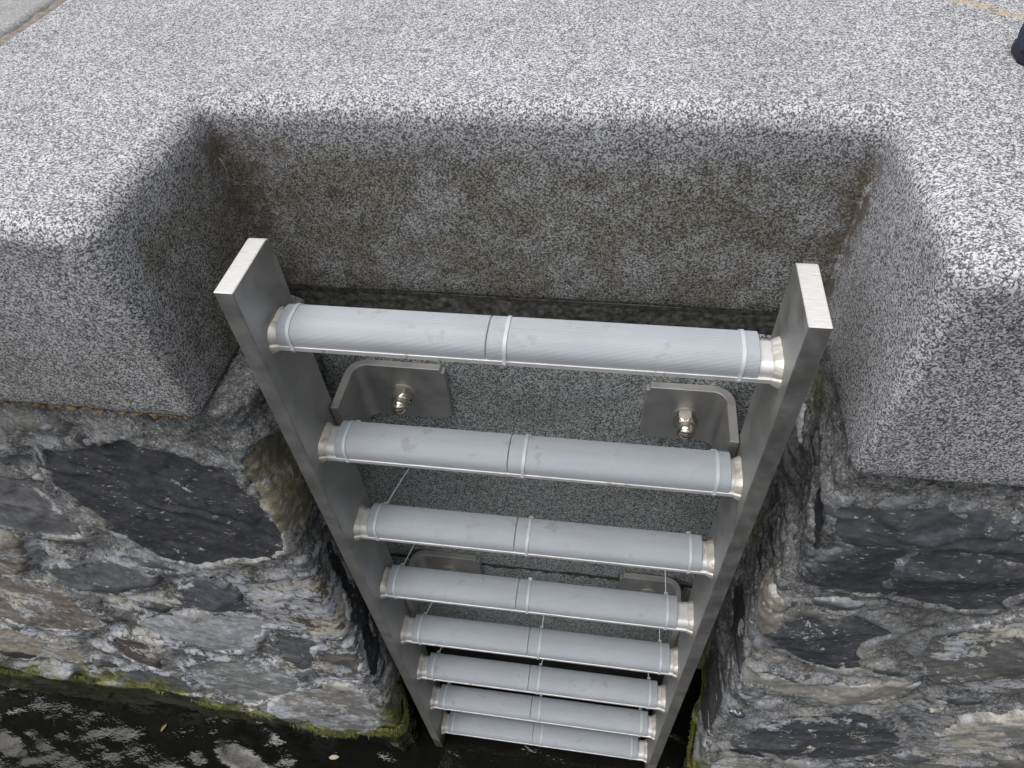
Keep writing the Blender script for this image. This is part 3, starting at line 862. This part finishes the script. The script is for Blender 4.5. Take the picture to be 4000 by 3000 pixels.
def stile(sg):
    x0, x1 = sorted((sg * W_IN, sg * (W_IN + T_ST)))
    bm = bm_box(x0, x1, 0, D_ST, -2.25, Z_ST)
    e = [e for e in bm.edges if all(abs(v.co.z - Z_ST) < 1e-6 and abs(v.co.y - D_ST) < 1e-6 for v in e.verts)]
    bmesh.ops.bevel(bm, geom=e, offset=.012, segments=5, affect='EDGES', profile=.5)
    bm.edges.ensure_lookup_table()
    sharp = [e for e in bm.edges if len(e.link_faces) == 2 and e.calc_face_angle(0) > .6]
    bmesh.ops.bevel(bm, geom=sharp, offset=.0009, segments=1, affect='EDGES')
    for f in bm.faces:
        c = f.calc_center_median()
        f.material_index = 1 if (f.normal.z > .45 and c.z > Z_ST - .02) else 0
    o = bm_obj('stile', bm, M_STEEL, ladder)
    o.data.materials.append(M_SAWN)
    bm = bmesh.new(); bm.from_mesh(o.data)
    for f in bm.faces:
        f.material_index = 1 if (f.normal.z > .45 and f.calc_center_median().z > Z_ST - .03) else 0
    bm.to_mesh(o.data); bm.free()
    return smooth_by_angle(o, 30)
for sg in (-1, 1): stile(sg)

SP = .25
XLs = [-.3125, -.2973, -.2991, -.3098, -.2964, -.2973, -.2991, -.3027]
XRs = [.2964, .3071, .3027, .2911, .3045, .3027, .3018, .2946]
MID = [-.0112, .0016, -.002, -.0107, .0068, -.0015, -.0055, -.0055]
SEAM = [-.0347, -.0218, -.0245, -.0336, -.019, -.0266, -.0292, -.0314]
BY0, BY1 = .0265, .0870                                     # the flat bar of a rung
CY, CA, CH = .0605, .0325, .0275                            # tread cover: centre, half width, height

def arch(off=0., n=90, ribs=True):
    pts = []
    for k in range(n + 1):
        t = math.pi * k / n
        r = 0.
        if ribs: r = -.00026 if k % 2 else .00004
        e = .70
        cx, sx = math.cos(t), math.sin(t)
        px = -math.copysign(abs(cx) ** e, cx) * (CA + off + r)
        pz = abs(sx) ** e * (CH + off + r)
        pts.append((CY + px, pz))
    return pts

BAR = [(BY0, -.0062), (BY0, .0002), (.0300, .0010), (.0300, .0060)]
for k in range(1, 8):
    a = math.pi / 2 * k / 7
    BAR.append((.0300 + .013 * (1 - math.cos(a)), .0060 + .0125 * math.sin(a)))
BAR += [(.0740, .0185), (.0800, .0150), (.0820, .0080), (.0820, -.0062)]

def extrude_profile(pts, x0, x1, z, tilt=0.):
    n = len(pts)
    V = [(x0, y, z + q) for y, q in pts] + [(x1, y, z + q) for y, q in pts]
    F = [(k, (k + 1) % n, n + (k + 1) % n, n + k) for k in range(n)] + [tuple(range(n))[::-1], tuple(range(n, 2 * n))]
    return V, F

def cover(x0, x1, z, parent):
    pts = [(y, q + .0012) for y, q in arch()]
    rings = [(x0, .0012), (x0 + .0010, 0), (x1 - .0010, 0), (x1, .0012)]
    n = len(pts); V = []; F = []
    for x, ins in rings:
        k = 1 - ins / .03
        V += [(x, CY + (y - CY) * k, z + q * k) for y, q in pts]
    for r in range(3):
        F += [(r * n + k, r * n + (k + 1) % n, (r + 1) * n + (k + 1) % n, (r + 1) * n + k) for k in range(n)]
    F += [tuple(range(n))[::-1], tuple(3 * n + k for k in range(n))]
    return mesh_obj('tread_cover', V, F, M_COVER, parent)

def tie(x, z, parent, lean=0., tail=None, head=None):
    w, th = .0024, .0013
    def loop(o):
        a = [(y, q + .0012) for y, q in arch(o, 22, False)]
        return a + [(CY + CA + o, -.002), (.0825 + o, -.0068 - o), (BY0 + .001 - o, -.0068 - o), (BY0 - .0006 - o, -.003)]
    inn, out = loop(.0001), loop(.0001 + th)
    n = len(inn); V = []
    for L, xx in ((inn, -w), (out, -w), (out, w), (inn, w)):
        V += [(x + xx + lean * (q - .012), y, z + q) for y, q in L]
    F = []
    for r in range(4):
        r2 = (r + 1) % 4
        F += [(r * n + k, r * n + (k + 1) % n, r2 * n + (k + 1) % n, r2 * n + k) for k in range(n)]
    def add_box(c, sx, sy, sz):
        b = len(V)
        for dx in (-sx, sx):
            for dy in (-sy, sy):
                for dz in (-sz, sz): V.append((c[0] + dx, c[1] + dy, c[2] + dz))
        F.extend([(b, b + 1, b + 3, b + 2), (b + 4, b + 6, b + 7, b + 5), (b, b + 4, b + 5, b + 1), (b + 2, b + 3, b + 7, b + 6), (b, b + 2, b + 6, b + 4), (b + 1, b + 5, b + 7, b + 3)])
    hx = (x, CY + CA + .004, z + .004) if head is None else (x + head[0], CY + CA + head[1], z + head[2])
    add_box(hx, .0040, .0034, .0042)
    if tail is not None:                                   # loose end poking out behind the rung
        P0 = Vector((x, CY + CA + .003, z + .002)); T = Vector(tail)
        prev = None
        for k in range(7):
            t = k / 6
            c = P0 + T * t + Vector((0, 0, .003 * math.sin(t * 2.6)))
            b = len(V)
            V += [(c.x - .0011, c.y, c.z - .0006), (c.x + .0011, c.y, c.z - .0006), (c.x + .0011, c.y, c.z + .0006), (c.x - .0011, c.y, c.z + .0006)]
            if prev is not None:
                F.extend([(prev + q, prev + (q + 1) % 4, b + (q + 1) % 4, b + q) for q in range(4)])
            prev = b
        F.append((prev, prev + 1, prev + 2, prev + 3))
    o = mesh_obj('cable_tie', V, F, M_TIE, parent)
    return smooth_by_angle(o, 40)

def weld(sg, z, parent, seed):
    """bead round the end of the bar, spreading onto the stile"""
    rg = np.random.RandomState(seed)
    xw = sg * W_IN
    # even samples along the bar's outline
    B = np.array(BAR + BAR[:1]); L = np.r_[0, np.cumsum(np.hypot(*np.diff(B, axis=0).T))]
    nr, ns = 7, 120
    tt = np.linspace(0, L[-1], ns, endpoint=False)
    yy, qq = np.interp(tt, L, B[:, 0]), np.interp(tt, L, B[:, 1])
    dy, dq = np.roll(yy, -3) - np.roll(yy, 3), np.roll(qq, -3) - np.roll(qq, 3)
    ln = np.hypot(dy, dq); ny, nq = -dq / ln, dy / ln
    V = []; F = []
    for i in range(ns):
        rip = math.sin(i * 1.05 + .8 * math.sin(i * .37 + seed)) + rg.uniform(-.3, .3)
        leg = .0072 * (1 + .06 * math.sin(i * .157 + seed * 2.) + .035 * math.sin(i * .41 + seed) + .008 * rip)
        for k in range(nr):
            u = k / (nr - 1) * math.pi / 2
            bul = 1 - .22 * math.sin(2 * u) + .012 * rip * math.sin(2 * u)
            V.append((xw - sg * leg * 1.5 * math.cos(u) * bul, yy[i] + ny[i] * leg * .8 * math.sin(u) * bul, z + qq[i] + nq[i] * leg * .8 * math.sin(u) * bul))
    for i in range(ns):
        for k in range(nr - 1):
            a = i * nr + k; b = ((i + 1) % ns) * nr + k
            F.append((a, b, b + 1, a + 1) if sg < 0 else (a, a + 1, b + 1, b))
    return mesh_obj('weld', V, F, M_WELD, parent, True)

TAILS = {(2, 0): (.030, .075, .018), (3, 0): (.026, .085, .012), (4, 0): (.020, .045, .016), (5, 0): (.016, .04, .008), (3, 2): (-.006, .080, .030),
         (4, 2): (-.004, .055, .020), (4, 1): (.004, .060, .012), (5, 1): (.014, .055, .010), (5, 2): (-.008, .06, .012), (6, 0): (.012, .03, .004), (6, 2): (0, .05, .006)}
for i in range(8):
    z = -SP * i
    rv, rf = extrude_profile(BAR[::-1], -W_IN + .0005, W_IN - .0005, z)
    rung = smooth_by_angle(mesh_obj('rung', rv, rf, M_BAR, ladder), 25)
    cover(XLs[i], SEAM[i] - .0004, z, rung)
    cover(SEAM[i] + .0004, XRs[i], z, rung)
    for j, x in enumerate((XLs[i] + .0175, MID[i], XRs[i] - .0205)):
        tie(x, z, rung, (-.10, .05, .06)[j] + random.uniform(-.04, .04), TAILS.get((i, j)), (0, -.005, .022) if (i, j) == (3, 1) else None)
    for sg in (-1, 1): weld(sg, z, rung, i * 2 + sg + 3)

def bracket(sg, ztop):
    """bent plate: one leg bolted to the slab, the other lapped on the stile"""
    t, hgt, ro = .014, .130, .034
    yw = SLY - .001
    xo = W_IN - .0015                                      # outside of the stile leg
    yend, xend = D_ST - .014, .1535 if sg < 0 else .182
    ri = ro - t
    outer = [(xo, yend)]; inner = [(xo - t, yend)]
    for k in range(9):
        a = math.pi / 2 * k / 8
        outer.append((xo - ro + ro * math.cos(a), yw - ro + ro * math.sin(a)))
        inner.append((xo - ro + ri * math.cos(a), yw - ro + ri * math.sin(a)))
    outer.append((xend, yw)); inner.append((xend, yw - t))
    loop = outer + inner[::-1]
    n = len(loop)
    bm = bmesh.new()
    lo = [bm.verts.new((sg * x, y, ztop - hgt)) for x, y in loop]
    hi = [bm.verts.new((sg * x, y, ztop)) for x, y in loop]
    for k in range(n): bm.faces.new((lo[k], lo[(k + 1) % n], hi[(k + 1) % n], hi[k]))
    m = len(outer)
    for L in (lo, hi):
        for k in range(m - 1): bm.faces.new((L[k], L[k + 1], L[n - 2 - k], L[n - 1 - k]))
    bmesh.ops.recalc_face_normals(bm, faces=bm.faces)
    v = [e for e in bm.edges if abs(e.verts[0].co.z - e.verts[1].co.z) < 1e-6 and abs(abs(e.verts[0].co.x) - xend) < 1e-6 and abs(abs(e.verts[1].co.x) - xend) < 1e-6]
    bmesh.ops.bevel(bm, geom=v, offset=.007, segments=3, affect='EDGES')
    e = [e for e in bm.edges if len(e.link_faces) == 2 and e.calc_face_angle(0) > .7]
    bmesh.ops.bevel(bm, geom=e, offset=.0009, segments=1, affect='EDGES')
    b = smooth_by_angle(bm_obj('bracket', bm, M_STEEL, ladder), 30)
    bx, bz = (-.234 if sg < 0 else .252), ztop - .068
    # washer
    def lathe(prof, seg, name, mat, hexa=None):
        V = []; F = []
        for r, d in prof:
            for k in range(seg):
                a = 2 * math.pi * k / seg
                V.append((bx + r * math.cos(a), yw - t - d, bz + r * math.sin(a)))
        for q in range(len(prof) - 1):
            for k in range(seg): F.append((q * seg + k, q * seg + (k + 1) % seg, (q + 1) * seg + (k + 1) % seg, (q + 1) * seg + k))
        F.append(tuple((len(prof) - 1) * seg + k for k in range(seg)))
        return smooth_by_angle(mesh_obj(name, V, F, mat, b), 28)
    lathe([(.0245, 0), (.0245, .0028), (.0235, .0034), (.0145, .0034)], 40, 'washer', M_STEEL)
    # cap nut: hexagon with a chamfer, then a dome
    R = .0200
    V = []; F = []; seg = 48
    rot = random.uniform(0, 1)
    prof = [(0, 1, .0034), (0, 1, .0150), (1, .935, .0210), (1, .875, .0222), (1, .865, .0285)]
    for k in range(1, 8):
        a = math.pi / 2 * k / 7
        prof.append((1, .865 * math.cos(a) + .0005, .0285 + .0165 * math.sin(a)))
    for rd, sc, dd in prof:
        for k in range(seg):
            a = 2 * math.pi * k / seg
            w = (a - rot) % (math.pi / 3) - math.pi / 6
            rh = R * math.cos(math.pi / 6) / math.cos(w)
            if rd == 0: r = rh
            else: r = R * .90 * sc
            if dd == .0150: dl = dd + .0035 * (1 - (rh / R - .866) / .134)
            else: dl = dd
            V.append((bx + r * math.cos(a), yw - t - dl, bz + r * math.sin(a)))
    for q in range(len(prof) - 1):
        for k in range(seg): F.append((q * seg + k, q * seg + (k + 1) % seg, (q + 1) * seg + (k + 1) % seg, (q + 1) * seg + k))
    F.append(tuple((len(prof) - 1) * seg + k for k in range(seg)))
    smooth_by_angle(mesh_obj('cap_nut', V, F, M_NUT, b), 24)
for zt in (-.213, -.885):
    for sg in (-1, 1): bracket(sg, zt - (.006 if sg > 0 else 0))

# ------------------------------------------------------------------ water
def water_mat():
    t = NT('harbour_water')
    t.set('Base Color', t.mix(t.noise(2.5, 3), (.0045, .0045, .0042), (.009, .009, .0075)))
    t.set('Roughness', .03); t.set('IOR', 1.36); t.set('Specular IOR Level', .55)
    t.bump(t.math('ADD', t.noise(30, 3, .55, t.warp(.08, 6)), t.math('MULTIPLY', t.noise(1, 2, .5, t.scale(t.pos, (60, 140, 60), (0, 0, .5))), .30)), .17, .012)
    return t.m
nu, nv = 420, 260
u = np.linspace(-2.6, 2.0, nu); v = np.linspace(-1.6, .36, nv)
U, Wv = np.meshgrid(u, v, indexing='ij')
calm = 1 - .75 * sstep(.02, .2, Wv) 
calm = calm * (.5 + .6 * sstep(-.25, .35, fbm(U * 2.1 + 5, Wv * 3.2, 2, 215)))
Zw = WATER + calm * (.0075 * fbm(U * 4 + Wv * 2, Wv * 6, 3, 201, .6) + .0018 * fbm(U * 17 - Wv * 8, Wv * 22, 3, 205, .55) + .0022 * np.sin(U * 34 + Wv * 46 + 3 * fbm(U * 3, Wv * 3, 2, 207)) * sstep(0, .5, fbm(U * 2.6, Wv * 2.6, 2, 209)))
Pn = np.stack([U, Wv, Zw], -1).reshape(-1, 3)
base = len(Pn)
far = [(-60, .36, WATER), (-60, -120, WATER), (60, -120, WATER), (60, .36, WATER), (-2.6, .36, WATER), (-2.6, -1.6, WATER), (2.0, -1.6, WATER), (2.0, .36, WATER)]
Fw = grid_faces(nu, nv).tolist()
water = mesh_obj('water', Pn, Fw, water_mat(), None, True)
tag(water, 'dark rippled harbour water at the foot of the wall', kind='structure')
out_w = mesh_obj('water', far, [(0, 1, 5, 4), (1, 2, 6, 5), (2, 3, 7, 6)], bpy.data.materials['harbour_water'])
tag(out_w, 'open harbour water further out', kind='structure')

# ------------------------------------------------------------------ shoe on the coping
def shoe(loc, rz):
    root = empty('shoe', loc, 'dark navy suede shoe standing on the granite at the right edge', 'shoe')
    root.rotation_euler = (0, 0, rz)
    mu = plain_mat('navy_suede', (.018, .021, .042), (.036, .041, .075), 220, .95, .5)
    ms = plain_mat('navy_sole', (.010, .011, .018), (.018, .019, .028), 90, .7, .2)
    def section(x):
        # x from toe 0 to heel .285 : half width, height
        w = np.interp(x, [0, .006, .02, .05, .09, .14, .19, .24, .275, .285], [.003, .027, .043, .053, .056, .046, .035, .034, .026, .012])
        h = np.interp(x, [0, .006, .02, .05, .09, .14, .19, .24, .275, .285], [.010, .034, .050, .060, .066, .080, .092, .094, .092, .080])
        return w, h
    xs = np.concatenate([[0, .002, .006, .012, .02, .032], np.linspace(.045, .285, 20)])
    def body(name, mat, z0f, hf, wf):
        V = []; F = []; m = 20
        for x in xs:
            w, h = section(x); w *= wf
            for k in range(m):
                t = 2 * math.pi * k / m
                c, s = math.cos(t), math.sin(t)
                yy = math.copysign(abs(c) ** .7, c) * w
                zz = z0f + hf(h) * (.5 + .5 * math.copysign(abs(s) ** .75, s))
                V.append((x, yy * (1 - .25 * max(0, s)), zz))
        for i in range(len(xs) - 1):
            for k in range(m): F.append((i * m + k, i * m + (k + 1) % m, (i + 1) * m + (k + 1) % m, (i + 1) * m + k))
        F += [tuple(range(m))[::-1], tuple((len(xs) - 1) * m + k for k in range(m))]
        me = bpy.data.meshes.new(name); me.from_pydata(V, [], F); me.polygons.foreach_set('use_smooth', [True] * len(me.polygons)); me.materials.append(mat)
        o = link(bpy.data.objects.new(name, me)); o.parent = root
        return o
    body('sole', ms, 0., lambda h: .017, 1.04)
    body('upper', mu, .010, lambda h: h, 1.0)
    for k in range(4):
        bm = bm_box(.11 + k * .017, .106 + k * .017, -.022, .022, .066 + k * .011, .071 + k * .011, .002)
        me = bpy.data.meshes.new('lace'); bm.to_mesh(me); bm.free(); me.materials.append(ms)
        o = link(bpy.data.objects.new('lace', me)); o.parent = root
    return root
shoe((.576, .352, TOP + .0005), math.radians(14))

# ------------------------------------------------------------------ small loose things
M_STRAW = plain_mat('dry_straw', (.30, .21, .11), (.42, .31, .18), 200, .7, .1)
def strand(name, P, r, mat):
    P = [Vector(p) for p in P]; V = []; F = []
    for i, p in enumerate(P):
        d = (P[min(i + 1, len(P) - 1)] - P[max(i - 1, 0)]).normalized()
        a = d.orthogonal().normalized(); b = d.cross(a)
        rr = r * (1 - .5 * i / (len(P) - 1))
        for k in range(5): V.append(tuple(p + (a * math.cos(k * 1.2566) + b * math.sin(k * 1.2566)) * rr))
    for i in range(len(P) - 1):
        for k in range(5): F.append((i * 5 + k, i * 5 + (k + 1) % 5, i * 5 + 5 + (k + 1) % 5, i * 5 + 5 + k))
    F += [(4, 3, 2, 1, 0), tuple(len(P) * 5 - 5 + k for k in range(5))]
    return mesh_obj(name, V, F, mat, None, True)
tag(strand('straw', [(-.408, .202, .168), (-.4065, .203, .160), (-.4062, .203, .151), (-.4068, .2025, .142), (-.408, .201, .136)], .0009, M_STRAW),
    'thin dry straw stuck in the left back corner of the recess', 'straw')

def leaf(name, c, l, w, rz, mat, label, cat):
    V = []; F = []; n = 9
    for i in range(n):
        t = i / (n - 1); ww = w * math.sin(math.pi * min(1, t * .96 + .03)) ** .7
        for k, q in enumerate((-1, -.5, 0, .5, 1)):
            x = (t - .5) * l; y = q * ww; z = .0015 + .002 * abs(q) + .002 * math.sin(t * 4)
            V.append((c[0] + x * math.cos(rz) - y * math.sin(rz), c[1] + x * math.sin(rz) + y * math.cos(rz), c[2] + z))
    nb = len(V); V += [(a, b, d - .0012) for a, b, d in V]
    for i in range(n - 1):
        for k in range(4):
            a = i * 5 + k
            F.append((a, a + 5, a + 6, a + 1)); F.append((nb + a, nb + a + 1, nb + a + 6, nb + a + 5))
    return tag(mesh_obj(name, V, F, mat, None, True), label, cat)
leaf('floating_leaf', (-1.271, -.065, WATER + .002), .028, .005, 1.3, plain_mat('tan_leaf', (.16, .12, .06), (.28, .22, .13), 90, .6), 'small tan leaf floating on the dark water at lower left', 'leaf')
leaf('floating_leaf', (-.667, -.077, WATER + .002), .032, .007, .2, plain_mat('cream_leaf', (.34, .31, .22), (.50, .46, .36), 90, .6), 'cream coloured leaf floating below the left rubble wall corner', 'leaf')
